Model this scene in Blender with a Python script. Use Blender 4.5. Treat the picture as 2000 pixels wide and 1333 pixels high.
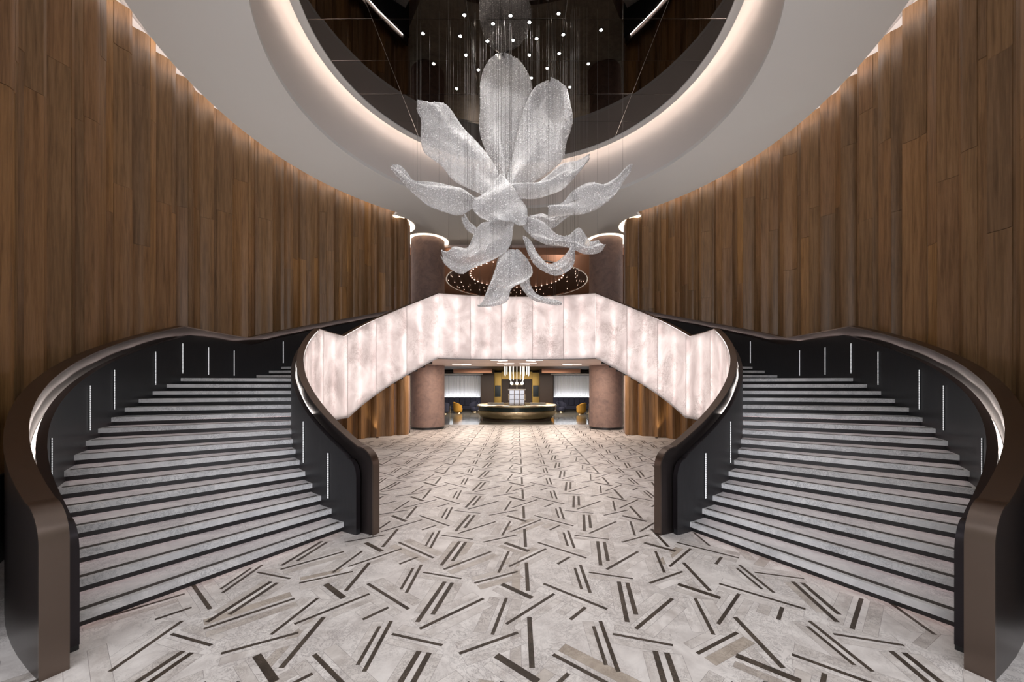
import bpy, bmesh, math, random
from mathutils import Vector, Matrix
random.seed(7)
for o in list(bpy.data.objects): bpy.data.objects.remove(o, do_unlink=True)
scene = bpy.context.scene
COL = scene.collection
CY = 10.43                      # centre of the rotunda, metres in front of the camera
EYE = 2.22
R_ = 0.1518                     # riser height
rad = math.radians

# ---------------------------------------------------------------- camera, world, lights
cam_d = bpy.data.cameras.new('camera'); cam = bpy.data.objects.new('camera', cam_d); COL.objects.link(cam)
cam.location = (0, 0, EYE); cam.rotation_euler = (rad(90), 0, 0)
cam_d.sensor_width = 36; cam_d.lens = 740 / 2000 * 36
cam_d.shift_x = -9.5 / 2000; cam_d.shift_y = 89.5 / 2000
cam_d.clip_start = 0.05; cam_d.clip_end = 200
scene.camera = cam
scene.view_settings.view_transform = 'Standard'; scene.view_settings.look = 'None'
scene.view_settings.gamma = 1; scene.view_settings.use_curve_mapping = False
scene.view_settings.exposure = 0.08
w = bpy.data.worlds.new('world'); scene.world = w; w.use_nodes = True
w.node_tree.nodes['Background'].inputs[0].default_value = (0.95, 0.95, 1.0, 1)
w.node_tree.nodes['Background'].inputs[1].default_value = 2.9       # daylight through the open entrance behind the camera
ENTRANCE_W = 0
GAP_W = 8.0; SPOT_W = 58; COVE_E = 11.0; WALLCOVE_E = 10.0; TUBE_E = 5.5; HALL_W = 260; LOBBY_W = 320

def lamp(name, kind, loc, energy, color=(1, 1, 1), size=0.1, rot=(0, 0, 0), spot=None, blend=0.6, size_y=None):
    d = bpy.data.lights.new(name, kind); d.energy = energy; d.color = color
    if kind == 'AREA':
        d.size = size
        if size_y: d.shape = 'RECTANGLE'; d.size_y = size_y
    else: d.shadow_soft_size = size
    if kind == 'SPOT': d.spot_size = rad(spot); d.spot_blend = blend
    o = bpy.data.objects.new(name, d); o.location = loc; o.rotation_euler = rot; COL.objects.link(o)
    return o
WARM = (1.0, 0.84, 0.72); NEUT = (1.0, 0.95, 0.92)

# ---------------------------------------------------------------- materials
MATS = {}
def mat(name, color, rough=0.5, metal=0.0, emit=None, es=0.0, spec=0.5):
    m = bpy.data.materials.new(name); m.use_nodes = True
    b = m.node_tree.nodes['Principled BSDF']
    b.inputs['Base Color'].default_value = (*color, 1); b.inputs['Roughness'].default_value = rough
    b.inputs['Metallic'].default_value = metal; b.inputs['Specular IOR Level'].default_value = spec
    if emit: b.inputs['Emission Color'].default_value = (*emit, 1); b.inputs['Emission Strength'].default_value = es
    MATS[name] = m; return m
def nd(m, t, **kw):
    n = m.node_tree.nodes.new(t)
    for k, v in kw.items(): setattr(n, k, v)
    return n
def ln(m, a, b): m.node_tree.links.new(a, b)
def ramp(m, stops):
    n = nd(m, 'ShaderNodeValToRGB'); e = n.color_ramp.elements
    while len(e) < len(stops): e.new(0.5)
    for i, (p, c) in enumerate(stops): e[i].position = p; e[i].color = (*c, 1)
    return n
def coords(m, scale, world=True, rotz=0, jitter=True):
    """world position (shifted per piece) scaled"""
    g = nd(m, 'ShaderNodeNewGeometry')
    mp = nd(m, 'ShaderNodeMapping'); mp.inputs['Scale'].default_value = scale; mp.inputs['Rotation'].default_value = (0, 0, rotz)
    if jitter:
        oi = nd(m, 'ShaderNodeObjectInfo'); v = nd(m, 'ShaderNodeVectorMath', operation='SCALE')
        cx = nd(m, 'ShaderNodeCombineXYZ')
        for i in range(3): ln(m, oi.outputs['Random'], cx.inputs[i])
        ln(m, cx.outputs[0], v.inputs[0]); v.inputs['Scale'].default_value = 17.0
        ad = nd(m, 'ShaderNodeVectorMath', operation='ADD')
        ln(m, g.outputs['Position'], ad.inputs[0]); ln(m, v.outputs[0], ad.inputs[1]); ln(m, ad.outputs[0], mp.inputs['Vector'])
    else: ln(m, g.outputs['Position'], mp.inputs['Vector'])
    return mp.outputs[0]
def noise(m, vec, scale, detail=4, rough=0.55, dist=0.0):
    n = nd(m, 'ShaderNodeTexNoise'); n.inputs['Scale'].default_value = scale; n.inputs['Detail'].default_value = detail
    n.inputs['Roughness'].default_value = rough; n.inputs['Distortion'].default_value = dist; ln(m, vec, n.inputs['Vector']); return n
def mixc(m, fac, a, b, typ='MIX'):
    n = nd(m, 'ShaderNodeMix', data_type='RGBA', blend_type=typ)
    for s, v in ((n.inputs[0], fac), (n.inputs[6], a), (n.inputs[7], b)):
        if isinstance(v, (int, float)): s.default_value = v
        elif isinstance(v, tuple): s.default_value = (*v, 1)
        else: ln(m, v, s)
    return n.outputs[2]
def bump(m, h, strength=0.1, dist=0.02):
    n = nd(m, 'ShaderNodeBump'); n.inputs['Strength'].default_value = strength; n.inputs['Distance'].default_value = dist
    ln(m, h, n.inputs['Height']); ln(m, n.outputs[0], m.node_tree.nodes['Principled BSDF'].inputs['Normal'])
def base(m, out): ln(m, out, m.node_tree.nodes['Principled BSDF'].inputs['Base Color'])

def wood_mat(name, dark, light, red):
    m = mat(name, light, 0.42, spec=0.4)
    v = coords(m, (9, 9, 0.35)); n = noise(m, v, 2.2, 6, 0.65, 0.4)
    r = ramp(m, [(0.28, dark), (0.55, light), (0.78, red)]); ln(m, n.outputs['Fac'], r.inputs[0])
    oi = nd(m, 'ShaderNodeObjectInfo')
    r2 = ramp(m, [(0.0, (0.74, 0.75, 0.82)), (0.4, (0.95, 0.93, 0.90)), (0.7, (0.92, 0.86, 0.86)), (1.0, (1.22, 1.12, 0.90))]); ln(m, oi.outputs['Random'], r2.inputs[0])
    c = mixc(m, 1.0, r.outputs[0], r2.outputs[0], 'MULTIPLY')
    fine = noise(m, coords(m, (60, 60, 1.2)), 3, 3, 0.6)
    r3 = ramp(m, [(0.3, (0.78, 0.78, 0.78)), (0.7, (1.1, 1.1, 1.1))]); ln(m, fine.outputs['Fac'], r3.inputs[0])
    base(m, mixc(m, 1.0, c, r3.outputs[0], 'MULTIPLY')); bump(m, fine.outputs['Fac'], 0.08, 0.004)
    return m
def marble_mat(name, a, b, vein, rough=0.22, vscale=1.0, stretch=(1, 1, 1), tint=0.15, spec=0.5):
    m = mat(name, a, rough, spec=spec)
    v = coords(m, stretch)
    n1 = noise(m, v, 1.6 * vscale, 5, 0.6, 1.2); n2 = noise(m, v, 4.5 * vscale, 8, 0.72, 2.2)
    r1 = ramp(m, [(0.3, b), (0.62, a)]); ln(m, n1.outputs['Fac'], r1.inputs[0])
    r2 = ramp(m, [(0.465, (0, 0, 0)), (0.495, (0.75, 0.75, 0.75)), (0.525, (0, 0, 0))]); ln(m, n2.outputs['Fac'], r2.inputs[0])
    n3 = noise(m, v, 0.9 * vscale, 3, 0.5); r4 = ramp(m, [(0.36, (0, 0, 0)), (0.60, (1, 1, 1))]); ln(m, n3.outputs['Fac'], r4.inputs[0])
    f = mixc(m, 1.0, r2.outputs[0], r4.outputs[0], 'MULTIPLY')
    c = mixc(m, f, r1.outputs[0], vein)
    oi = nd(m, 'ShaderNodeObjectInfo')
    r5 = ramp(m, [(0, (1 - tint * 1.3, 1 - tint * 1.5, 1 - tint * 1.75)), (.22, (1 - tint * .5, 1 - tint * .55, 1 - tint * .6)), (1, (1.04, 1.04, 1.04))]); ln(m, oi.outputs['Random'], r5.inputs[0])
    base(m, mixc(m, 1.0, c, r5.outputs[0], 'MULTIPLY'))
    return m
WOOD = wood_mat('walnut_panel', (0.15, 0.080, 0.031), (0.305, 0.175, 0.080), (0.36, 0.212, 0.112))
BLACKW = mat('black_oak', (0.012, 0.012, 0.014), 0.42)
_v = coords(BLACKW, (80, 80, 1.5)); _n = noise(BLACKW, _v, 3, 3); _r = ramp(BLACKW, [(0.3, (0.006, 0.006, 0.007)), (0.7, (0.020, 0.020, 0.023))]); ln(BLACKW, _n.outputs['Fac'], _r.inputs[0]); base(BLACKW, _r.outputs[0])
BRONZE = mat('brushed_bronze', (0.165, 0.128, 0.108), 0.33, 1.0)
BRONZED = mat('dark_bronze', (0.035, 0.030, 0.034), 0.30, 0.8)
RAILP = mat('umber_bronze', (0.055, 0.045, 0.044), 0.32, 0.85)
RISER = mat('black_riser', (0.010, 0.010, 0.011), 0.4)
TREAD = marble_mat('grey_white_marble', (0.74, 0.74, 0.75), (0.54, 0.545, 0.56), (0.16, 0.17, 0.19), 0.35, 1.6, tint=0.08)
STRIP = mat('anti_slip', (0.05, 0.045, 0.04), 0.6)
FLOORM = marble_mat('ivory_marble', (0.74, 0.71, 0.685), (0.52, 0.485, 0.465), (0.14, 0.12, 0.115), 0.38, 1.6, tint=0.10, spec=0.4)
PLANKM = marble_mat('ivory_marble_plank', (0.77, 0.74, 0.715), (0.52, 0.48, 0.455), (0.13, 0.11, 0.105), 0.38, 2.4, tint=0.30, spec=0.4)
BARM = marble_mat('brown_marble', (0.060, 0.046, 0.036), (0.032, 0.025, 0.020), (0.22, 0.18, 0.14), 0.5, 5, tint=0.2, spec=0.25)
FARFLOOR = marble_mat('dark_green_marble', (0.16, 0.155, 0.12), (0.07, 0.075, 0.065), (0.4, 0.38, 0.33), 0.12, 1.2)
PAINT = mat('ceiling_paint', (0.66, 0.67, 0.665), 0.8)
COVEP = mat('cove_plaster', (0.66, 0.63, 0.61), 0.8)
MIRROR = mat('smoked_mirror', (0.135, 0.122, 0.112), 0.015, 1.0)
SUEDE = marble_mat('rose_plaster', (0.27, 0.18, 0.150), (0.17, 0.115, 0.105), (0.34, 0.23, 0.18), 0.7, 1.6, tint=0.0)
COPPER = mat('copper_leaf', (0.42, 0.22, 0.14), 0.38, 0.85)
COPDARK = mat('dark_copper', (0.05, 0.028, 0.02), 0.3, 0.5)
GOLD = mat('gold_panel', (0.50, 0.34, 0.10), 0.35, 0.7)
BRASS = mat('hammered_brass', (0.74, 0.62, 0.42), 0.28, 1.0)
_n = noise(BRASS, coords(BRASS, (1, 1, 1)), 9, 3); bump(BRASS, _n.outputs['Fac'], 0.35, 0.05)
DARKWOOD = mat('dark_wood', (0.045, 0.026, 0.016), 0.45)
NAVY = mat('navy_velvet', (0.018, 0.022, 0.045), 0.8)
MUSTARD = mat('mustard_velvet', (0.48, 0.25, 0.03), 0.75)
CURTAIN = mat('white_bead_curtain', (0.72, 0.74, 0.78), 0.6)
WHITEP = mat('white_lacquer', (0.75, 0.74, 0.72), 0.4)
GREYW = marble_mat('pale_green_stone', (0.50, 0.47, 0.40), (0.33, 0.32, 0.27), (0.12, 0.1, 0.07), 0.35, 1.4)
SCREEN = mat('dark_screen', (0.01, 0.02, 0.018), 0.15)
SMOKE = mat('smoked_glass_shelf', (0.45, 0.45, 0.47), 0.15, 0.6)
BLACK = mat('black_plinth', (0.008, 0.008, 0.009), 0.35)
LOBCEIL = marble_mat('rose_ribbed_ceiling', (0.74, 0.63, 0.59), (0.56, 0.46, 0.43), (0.84, 0.74, 0.70), 0.5, 1.0, (0.25, 3.0, 1), tint=0)
def emis(name, c, s): return mat(name, (0.8, 0.8, 0.8), 0.5, emit=c, es=s)
COVE_L = emis('cove_led', (1.0, 0.80, 0.68), COVE_E)
WALL_L = emis('wall_cove_led', (1.0, 0.78, 0.66), WALLCOVE_E)
JOINT = mat('joint_filler', (0.30, 0.25, 0.24), 0.7)
SHEET_L = emis('led_sheet', (1.0, 0.91, 0.88), 1.55)
TUBE_L = emis('panel_tube', (1.0, 0.86, 0.84), TUBE_E)
SLOT_L = emis('crystal_slot', (0.98, 0.98, 1.0), 0.55)
GAP_L = emis('rail_led', (1.0, 0.86, 0.78), 2.0)
STEP_L = emis('step_led', (1.0, 0.72, 0.70), 4.0)
DOWN_L = emis('downlight_lens', (1.0, 0.90, 0.78), 60.0)
RING_L = emis('column_cove', (1.0, 0.80, 0.60), 2.2)
SQUIG_L = emis('ceiling_led', (1.0, 0.95, 0.88), 1.55)
ROD_L = emis('crystal_rod', (1.0, 0.97, 0.85), 0.95)
CURT_L = emis('curtain_led', (0.95, 0.96, 1.0), 14.0)
DOT_L = emis('star_light', (1.0, 0.66, 0.5), 3.0)
# translucent veined stone
STONE = bpy.data.materials.new('backlit_stone'); STONE.use_nodes = True
def _stone():
    m = STONE; nt = m.node_tree; nt.nodes.remove(nt.nodes['Principled BSDF']); out = nt.nodes['Material Output']
    v = coords(m, (1, 1, 1))
    n1 = noise(m, v, 1.3, 5, 0.6, 1.0); n2 = noise(m, v, 2.6, 9, 0.75, 2.5); n3 = noise(m, v, 1.1, 3)
    r1 = ramp(m, [(0.3, (0.70, 0.655, 0.645)), (0.65, (0.90, 0.87, 0.86))]); ln(m, n1.outputs['Fac'], r1.inputs[0])
    r2 = ramp(m, [(0.455, (0, 0, 0)), (0.49, (0.8, 0.8, 0.8)), (0.525, (0, 0, 0))]); ln(m, n2.outputs['Fac'], r2.inputs[0])
    r3 = ramp(m, [(0.46, (0, 0, 0)), (0.68, (0.85, 0.85, 0.85))]); ln(m, n3.outputs['Fac'], r3.inputs[0])
    f = mixc(m, 1.0, r2.outputs[0], r3.outputs[0], 'MULTIPLY'); c = mixc(m, f, r1.outputs[0], (0.36, 0.31, 0.29))
    d = nd(m, 'ShaderNodeBsdfDiffuse'); t = nd(m, 'ShaderNodeBsdfTranslucent'); mx = nd(m, 'ShaderNodeMixShader'); mx.inputs[0].default_value = 0.55
    ln(m, c, d.inputs[0]); ln(m, c, t.inputs[0]); ln(m, d.outputs[0], mx.inputs[1]); ln(m, t.outputs[0], mx.inputs[2]); ln(m, mx.outputs[0], out.inputs[0])
_stone()
# crystal bead netting: see-through white mesh
NET = bpy.data.materials.new('crystal_netting'); NET.use_nodes = True
def _net():
    m = NET; nt = m.node_tree; out = nt.nodes['Material Output']; b = nt.nodes['Principled BSDF']
    b.inputs['Base Color'].default_value = (0.72, 0.72, 0.725, 1); b.inputs['Roughness'].default_value = 0.35
    v = coords(m, (1, 1, 1), jitter=False)
    vo = nd(m, 'ShaderNodeTexVoronoi'); vo.inputs['Scale'].default_value = 42; ln(m, v, vo.inputs['Vector'])
    bp = nd(m, 'ShaderNodeBump'); bp.inputs['Strength'].default_value = 0.6; bp.inputs['Distance'].default_value = 0.02; ln(m, vo.outputs['Distance'], bp.inputs['Height']); ln(m, bp.outputs[0], b.inputs['Normal'])
    tl = nd(m, 'ShaderNodeBsdfTranslucent'); tl.inputs[0].default_value = (0.72, 0.72, 0.73, 1)
    m1 = nd(m, 'ShaderNodeMixShader'); m1.inputs[0].default_value = 0.40; ln(m, b.outputs[0], m1.inputs[1]); ln(m, tl.outputs[0], m1.inputs[2])
    tr = nd(m, 'ShaderNodeBsdfTransparent'); r = ramp(m, [(0.25, (0.22, 0.22, 0.22)), (0.75, (0.50, 0.50, 0.50))]); ln(m, vo.outputs['Distance'], r.inputs[0])
    m2 = nd(m, 'ShaderNodeMixShader'); ln(m, r.outputs[0], m2.inputs[0]); ln(m, m1.outputs[0], m2.inputs[1]); ln(m, tr.outputs[0], m2.inputs[2]); ln(m, m2.outputs[0], out.inputs[0])
_net()
BEAD = mat('crystal_bead', (0.97, 0.97, 0.97), 0.06, spec=1.0)
WIRE = mat('steel_wire', (0.16, 0.155, 0.15), 0.35, 0.8)

# ---------------------------------------------------------------- mesh helpers
def link(name, me, parent=None, m=None):
    o = bpy.data.objects.new(name, me); COL.objects.link(o)
    if parent: o.parent = parent
    if m is not None and not me.materials: me.materials.append(m)
    return o
def mesh(name, V, F, m, parent=None, smooth=False, flip=False, fix=False):
    me = bpy.data.meshes.new(name)
    if flip: F = [tuple(reversed(f)) for f in F]
    me.from_pydata([tuple(v) for v in V], [], F); me.materials.append(m)
    if fix:
        bm = bmesh.new(); bm.from_mesh(me); bmesh.ops.recalc_face_normals(bm, faces=bm.faces); bm.to_mesh(me); bm.free()
    if smooth:
        for p in me.polygons: p.use_smooth = True
        try: me.set_sharp_from_angle(angle=rad(40 if smooth is True else smooth))
        except Exception: pass
    me.update(); return link(name, me, parent)
def empty(name, loc=(0, 0, 0)):
    o = bpy.data.objects.new(name, None); o.location = loc; o.empty_display_size = 0.2; COL.objects.link(o); return o
def tag(o, label=None, cat=None, group=None, kind=None):
    if label: o['label'] = label
    if cat: o['category'] = cat
    if group: o['group'] = group
    if kind: o['kind'] = kind
    return o
def P(R, a, z, s=1): return (s * R * math.cos(rad(a)), CY + R * math.sin(rad(a)), z)
def frange(a, b, n): return [a + (b - a) * i / n for i in range(n + 1)]
def sweep(name, angs, prof, m, parent=None, s=1, smooth=True, cap=True):
    """prof(a) -> closed list of (R, z); swept round the rotunda axis"""
    V = []; F = []; k = None
    for a in angs:
        p = prof(a); k = len(p); V += [P(R, a, z, s) for R, z in p]
    for i in range(len(angs) - 1):
        for j in range(k):
            q = (j + 1) % k; F.append((i * k + j, i * k + q, (i + 1) * k + q, (i + 1) * k + j))
    if cap: F.append(tuple(range(k))); F.append(tuple(reversed(range((len(angs) - 1) * k, len(angs) * k))))
    return mesh(name, V, F, m, parent, smooth, fix=True)
def lathe(name, prof, m, parent=None, c=(0, 0, 0), n=48, smooth=True, a0=0, a1=360):
    full = abs(a1 - a0) >= 360; V = []; F = []; k = len(prof); N = n if full else n + 1
    for i in range(N):
        a = rad(a0 + (a1 - a0) * i / n); V += [(c[0] + r * math.cos(a), c[1] + r * math.sin(a), c[2] + z) for r, z in prof]
    for i in range(n):
        for j in range(k - 1):
            i2 = (i + 1) % N; F.append((i * k + j, i2 * k + j, i2 * k + j + 1, i * k + j + 1))
    me = mesh(name, V, F, m, parent, smooth)
    return me
def box(name, a, b, m, parent=None, bev=0.0):
    x0, y0, z0 = a; x1, y1, z1 = b
    V = [(x0, y0, z0), (x1, y0, z0), (x1, y1, z0), (x0, y1, z0), (x0, y0, z1), (x1, y0, z1), (x1, y1, z1), (x0, y1, z1)]
    F = [(3, 2, 1, 0), (4, 5, 6, 7), (0, 1, 5, 4), (1, 2, 6, 5), (2, 3, 7, 6), (3, 0, 4, 7)]
    o = mesh(name, V, F, m, parent)
    if bev:
        md = o.modifiers.new('bevel', 'BEVEL'); md.width = bev; md.segments = 2
    return o
def tube(name, pts, r, m, parent=None, n=6, closed=False):
    V = []; F = []; pts = [Vector(p) for p in pts]; N = len(pts)
    for i, p in enumerate(pts):
        if closed: t = pts[(i + 1) % N] - pts[i - 1]
        else: t = pts[min(i + 1, N - 1)] - pts[max(i - 1, 0)]
        t.normalize(); u = t.cross(Vector((0, 0, 1)))
        if u.length < 1e-4: u = Vector((1, 0, 0))
        u.normalize(); v = t.cross(u)
        V += [p + u * (r * math.cos(2 * math.pi * j / n)) + v * (r * math.sin(2 * math.pi * j / n)) for j in range(n)]
    for i in range(N if closed else N - 1):
        for j in range(n):
            q = (j + 1) % n; i2 = (i + 1) % N; F.append((i * n + j, i * n + q, i2 * n + q, i2 * n + j))
    if not closed: F.append(tuple(reversed(range(n)))); F.append(tuple(range((N - 1) * n, N * n)))
    return mesh(name, V, F, m, parent, True)

# ---------------------------------------------------------------- stair geometry
def A(k): return 240.3 - 3.349 * (k - 1) if k <= 16 else 171.2 - 3.3 * (k - 17)
RI, RO = 5.34, 8.12
Z_LAND, Z_UP = 16 * R_, 30 * R_
def zr(a):                      # top of the handrail
    if a >= 187.7: return 3.70 - (a - 187.7) * 0.0440
    if a >= 172.2: return 3.70
    if a >= 126.2: return 3.70 + (172.2 - a) * 0.0461
    return 3.70 + 46 * 0.0461
def zs(a):                      # underside of the stair
    if a >= 188: return max(0.0, 1.32 - (a - 188) * 0.0453)
    if a >= 170: return 1.32
    if a >= 126.2: return 1.32 + (170 - a) * 0.0463
    return 1.32 + 43.8 * 0.0463
def znose(a):
    if a >= A(16): return max(0, R_ * (1 + (A(1) - a) / 3.349))
    if a >= A(17): return Z_LAND
    return min(Z_UP, Z_LAND + R_ * (1 + (A(17) - a) / 3.3))

# ---------------------------------------------------------------- floor
floor = mesh('floor', [(-10, -7, 0), (10, -7, 0), (10, 22.2, 0), (-10, 22.2, 0), (-10, -7, -0.2), (10, -7, -0.2), (10, 22.2, -0.2), (-10, 22.2, -0.2)],
             [(0, 1, 2, 3), (7, 6, 5, 4), (0, 4, 5, 1), (1, 5, 6, 2), (2, 6, 7, 3), (3, 7, 4, 0)], FLOORM)
tag(floor, 'pale marble floor inlaid with brown marble strips', kind='structure')
BARS = [((0, 0), (0, .66), .045), ((-.22, .55), (.28, 1.07), .034), ((.39, .62), (.57, .82), .036), ((.59, .03), (.59, .52), .032), ((.67, -.04), (.67, .60), .036),
        ((.18, 1.28), (.78, .79), .036), ((-.29, 1.27), (.04, .99), .062), ((-.60, .16), (-.11, .43), .032), ((-.34, .40), (-.23, .99), .034),
        ((.74, .41), (1.22, .26), .028), ((.92, .58), (1.04, 1.32), .046), ((1.04, .70), (1.13, 1.30), .046), ((.97, .48), (1.51, .98), .036)]
PLANKS = [(0, .13, .09), (1, .12, .10), (1, -.11, .08), (2, .13, .10), (4, .12, .10), (5, .12, .11), (5, -.12, .10), (6, -.12, .08), (7, .10, .08), (7, -.11, .10), (8, .12, .11), (8, -.12, .11),
          (9, .10, .08), (9, -.09, .07), (10, -.15, .12), (11, .14, .11), (12, .12, .11), (12, -.12, .10)]
def onfloor(x, y):
    R = math.hypot(x, y - CY); a = math.degrees(math.atan2(y - CY, -abs(x))) % 360
    if R > 8.85 and y > 3 and y < 17.5: return False
    if 5.16 < R < 8.8 and 150 < a < 239: return False
    if R > 8.0 and 3 < y < 17 : return False
    return abs(x) < 7.2 and 1.6 < y < 22.0
def strip_quad(a, b, wd, off=0.0, trim=0.0):
    ax, ay = a; bx, by = b; dx, dy = bx - ax, by - ay; L = math.hypot(dx, dy); ux, uy = dx / L, dy / L; nx, ny = -uy, ux
    ax += ux * trim; ay += uy * trim; bx -= ux * trim; by -= uy * trim
    cx, cy = nx * off, ny * off; h = wd / 2
    return [(ax + cx - nx * h, ay + cy - ny * h), (bx + cx - nx * h, by + cy - ny * h), (bx + cx + nx * h, by + cy + ny * h), (ax + cx + nx * h, ay + cy + ny * h)]
def floor_pieces(name, items, m, top, limit=300):
    """items: list of (unit index, quad, z, ox, oy); nearest 300 are objects that share a mesh per kind, the rest one stuff part"""
    items.sort(key=lambda t: t[4] ** 2 + (t[3] * 0.7) ** 2)
    cache = {}; V = []; F = []
    for n, (i, q, z, ox, oy) in enumerate(items):
        if n < limit:
            if i not in cache:
                c = (sum(p[0] for p in q) / 4, sum(p[1] for p in q) / 4)
                vs = [(p[0] - c[0], p[1] - c[1], -0.01) for p in q] + [(p[0] - c[0], p[1] - c[1], z) for p in q]
                me = bpy.data.meshes.new(name); me.from_pydata(vs, [], [(3, 2, 1, 0), (4, 5, 6, 7), (0, 1, 5, 4), (1, 2, 6, 5), (2, 3, 7, 6), (3, 0, 4, 7)]); me.materials.append(m)
                bm = bmesh.new(); bm.from_mesh(me); bmesh.ops.recalc_face_normals(bm, faces=bm.faces); bm.to_mesh(me); bm.free(); cache[i] = (me, c)
            me, c = cache[i]; o = link(name, me, floor); o.location = (c[0] + ox, c[1] + oy, 0)
        else:
            b0 = len(V); V += [(p[0] + ox, p[1] + oy, -0.01) for p in q] + [(p[0] + ox, p[1] + oy, z) for p in q]
            F += [tuple(b0 + j for j in f) for f in [(4, 5, 6, 7), (0, 1, 5, 4), (1, 2, 6, 5), (2, 3, 7, 6), (3, 0, 4, 7)]]
    if V:
        o = mesh(name + '_field', V, F, m, floor, fix=True); o['kind'] = 'stuff'
bars, planks = [], []
for cx in range(-4, 5):
    for cy in range(-2, 18):
        ox, oy = 0.12 + 1.98 * cx, 2.99 + 1.13 * cy
        for i, (a, b, wd) in enumerate(BARS):
            mx, my = ox + (a[0] + b[0]) / 2, oy + (a[1] + b[1]) / 2
            if onfloor(mx, my) and onfloor(ox + a[0], oy + a[1]) and onfloor(ox + b[0], oy + b[1]): bars.append((i, strip_quad(a, b, wd), 0.0016 + 0.00003 * i, ox, oy))
        for i, (bi, off, wd) in enumerate(PLANKS):
            a, b, bw = BARS[bi]; q = strip_quad(a, b, wd, off, 0.01)
            mx, my = ox + sum(p[0] for p in q) / 4, oy + sum(p[1] for p in q) / 4
            if onfloor(mx, my) and my < 12: planks.append((i, q, 0.0003 + 0.00006 * i, ox, oy))
GROUT = mat('joint_grout', (0.30, 0.275, 0.26), 0.6)
_V = []; _F = []
for i, q, z, ox, oy in planks:
    if oy > 8: continue
    c = (sum(p[0] for p in q) / 4, sum(p[1] for p in q) / 4); L0 = math.hypot(q[1][0] - q[0][0], q[1][1] - q[0][1]); W0 = math.hypot(q[2][0] - q[1][0], q[2][1] - q[1][1])
    ux, uy = (q[1][0] - q[0][0]) / L0, (q[1][1] - q[0][1]) / L0; b0 = len(_V); a_, b_ = L0 / 2 + .003, W0 / 2 + .003
    for sa, sb in ((-1, -1), (1, -1), (1, 1), (-1, 1)): _V.append((ox + c[0] + ux * a_ * sa - uy * b_ * sb, oy + c[1] + uy * a_ * sa + ux * b_ * sb, z - .00003))
    _F.append((b0, b0 + 1, b0 + 2, b0 + 3))
_o = mesh('grout_lines', _V, _F, GROUT, floor); _o['kind'] = 'stuff'
floor_pieces('brown_marble_strip', bars, BARM, 0.005); floor_pieces('marble_plank', planks, PLANKM, 0.002)
lobby_floor = tag(box('floor', (-10, 22.2, -0.2), (10, 39, -0.004), FARFLOOR), 'dark polished stone floor of the lounge behind', kind='structure')

# ---------------------------------------------------------------- curved timber walls
def wave(a):
    t = a * 0.1536 * 57.2958 / 57.2958        # metres along the wall at R 8.8
    return 0.105 * math.sin(2 * math.pi * t / 0.72 + 1.6 * math.sin(t * 0.9)) + 0.03 * math.sin(2 * math.pi * t / 0.33 + 2 * math.sin(t * 1.7))
def timber_wall(side, s):
    wall = tag(empty('wall_' + side, (s * -8.8, CY, 0)), kind='structure'); wl = Vector(wall.location)
    rnd = random.Random(11 if s > 0 else 12)
    a = 124.6
    while a < 236:
        wdt = rnd.uniform(1.5, 2.3); b = min(a + wdt, 236.4); joints = [0.0]
        z = rnd.uniform(1.5, 4.5)
        while z < 9.6: joints.append(z); z += rnd.uniform(2.6, 5.2)
        joints.append(10.42)
        if a > 150 and len(joints) > 3: joints.pop(1)
        angs = frange(a + 0.02, b - 0.02, 4)
        for z0, z1 in zip(joints[:-1], joints[1:]):
            off = rnd.uniform(-0.006, 0.006); V = []; F = []
            for q in angs:
                r = 8.8 + wave(q) + off
                for rr, zz in ((r, z0 + .003), (r, z1 - .003), (r + .05, z1 - .003), (r + .05, z0 + .003)): V.append(Vector(P(rr, q, zz, s)) - wl)
            n = len(angs)
            for i in range(n - 1):
                for j in range(4): F.append((i * 4 + j, i * 4 + (j + 1) % 4, (i + 1) * 4 + (j + 1) % 4, (i + 1) * 4 + j))
            F += [(0, 1, 2, 3), tuple((n - 1) * 4 + j for j in (3, 2, 1, 0))]
            mesh('timber_plank', V, F, WOOD, wall, True, fix=True)
        a = b
    sw = sweep('wall_backing', frange(124.4, 236.6, 60), lambda q: [(8.98, 0), (8.98, 10.7), (9.1, 10.7), (9.1, 0)], COVEP, None, s)
    sw.parent = wall; sw.matrix_parent_inverse = Matrix.Translation(-wl)
    sl = sweep('cove_slab', frange(124.4, 236.6, 60), lambda q: [(8.2, 10.72), (9.1, 10.72), (9.1, 10.8), (8.2, 10.8)], COVEP, None, s)
    sl.parent = wall; sl.matrix_parent_inverse = Matrix.Translation(-wl)
    ld = sweep('cove_led', frange(130, 236, 50), lambda q: [(8.18, 10.13), (8.24, 10.13), (8.24, 10.18), (8.18, 10.18)], WALL_L, None, s)
    ld.parent = wall; ld.matrix_parent_inverse = Matrix.Translation(-wl)
    return wall
timber_wall('left', 1); timber_wall('right', -1)

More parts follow.
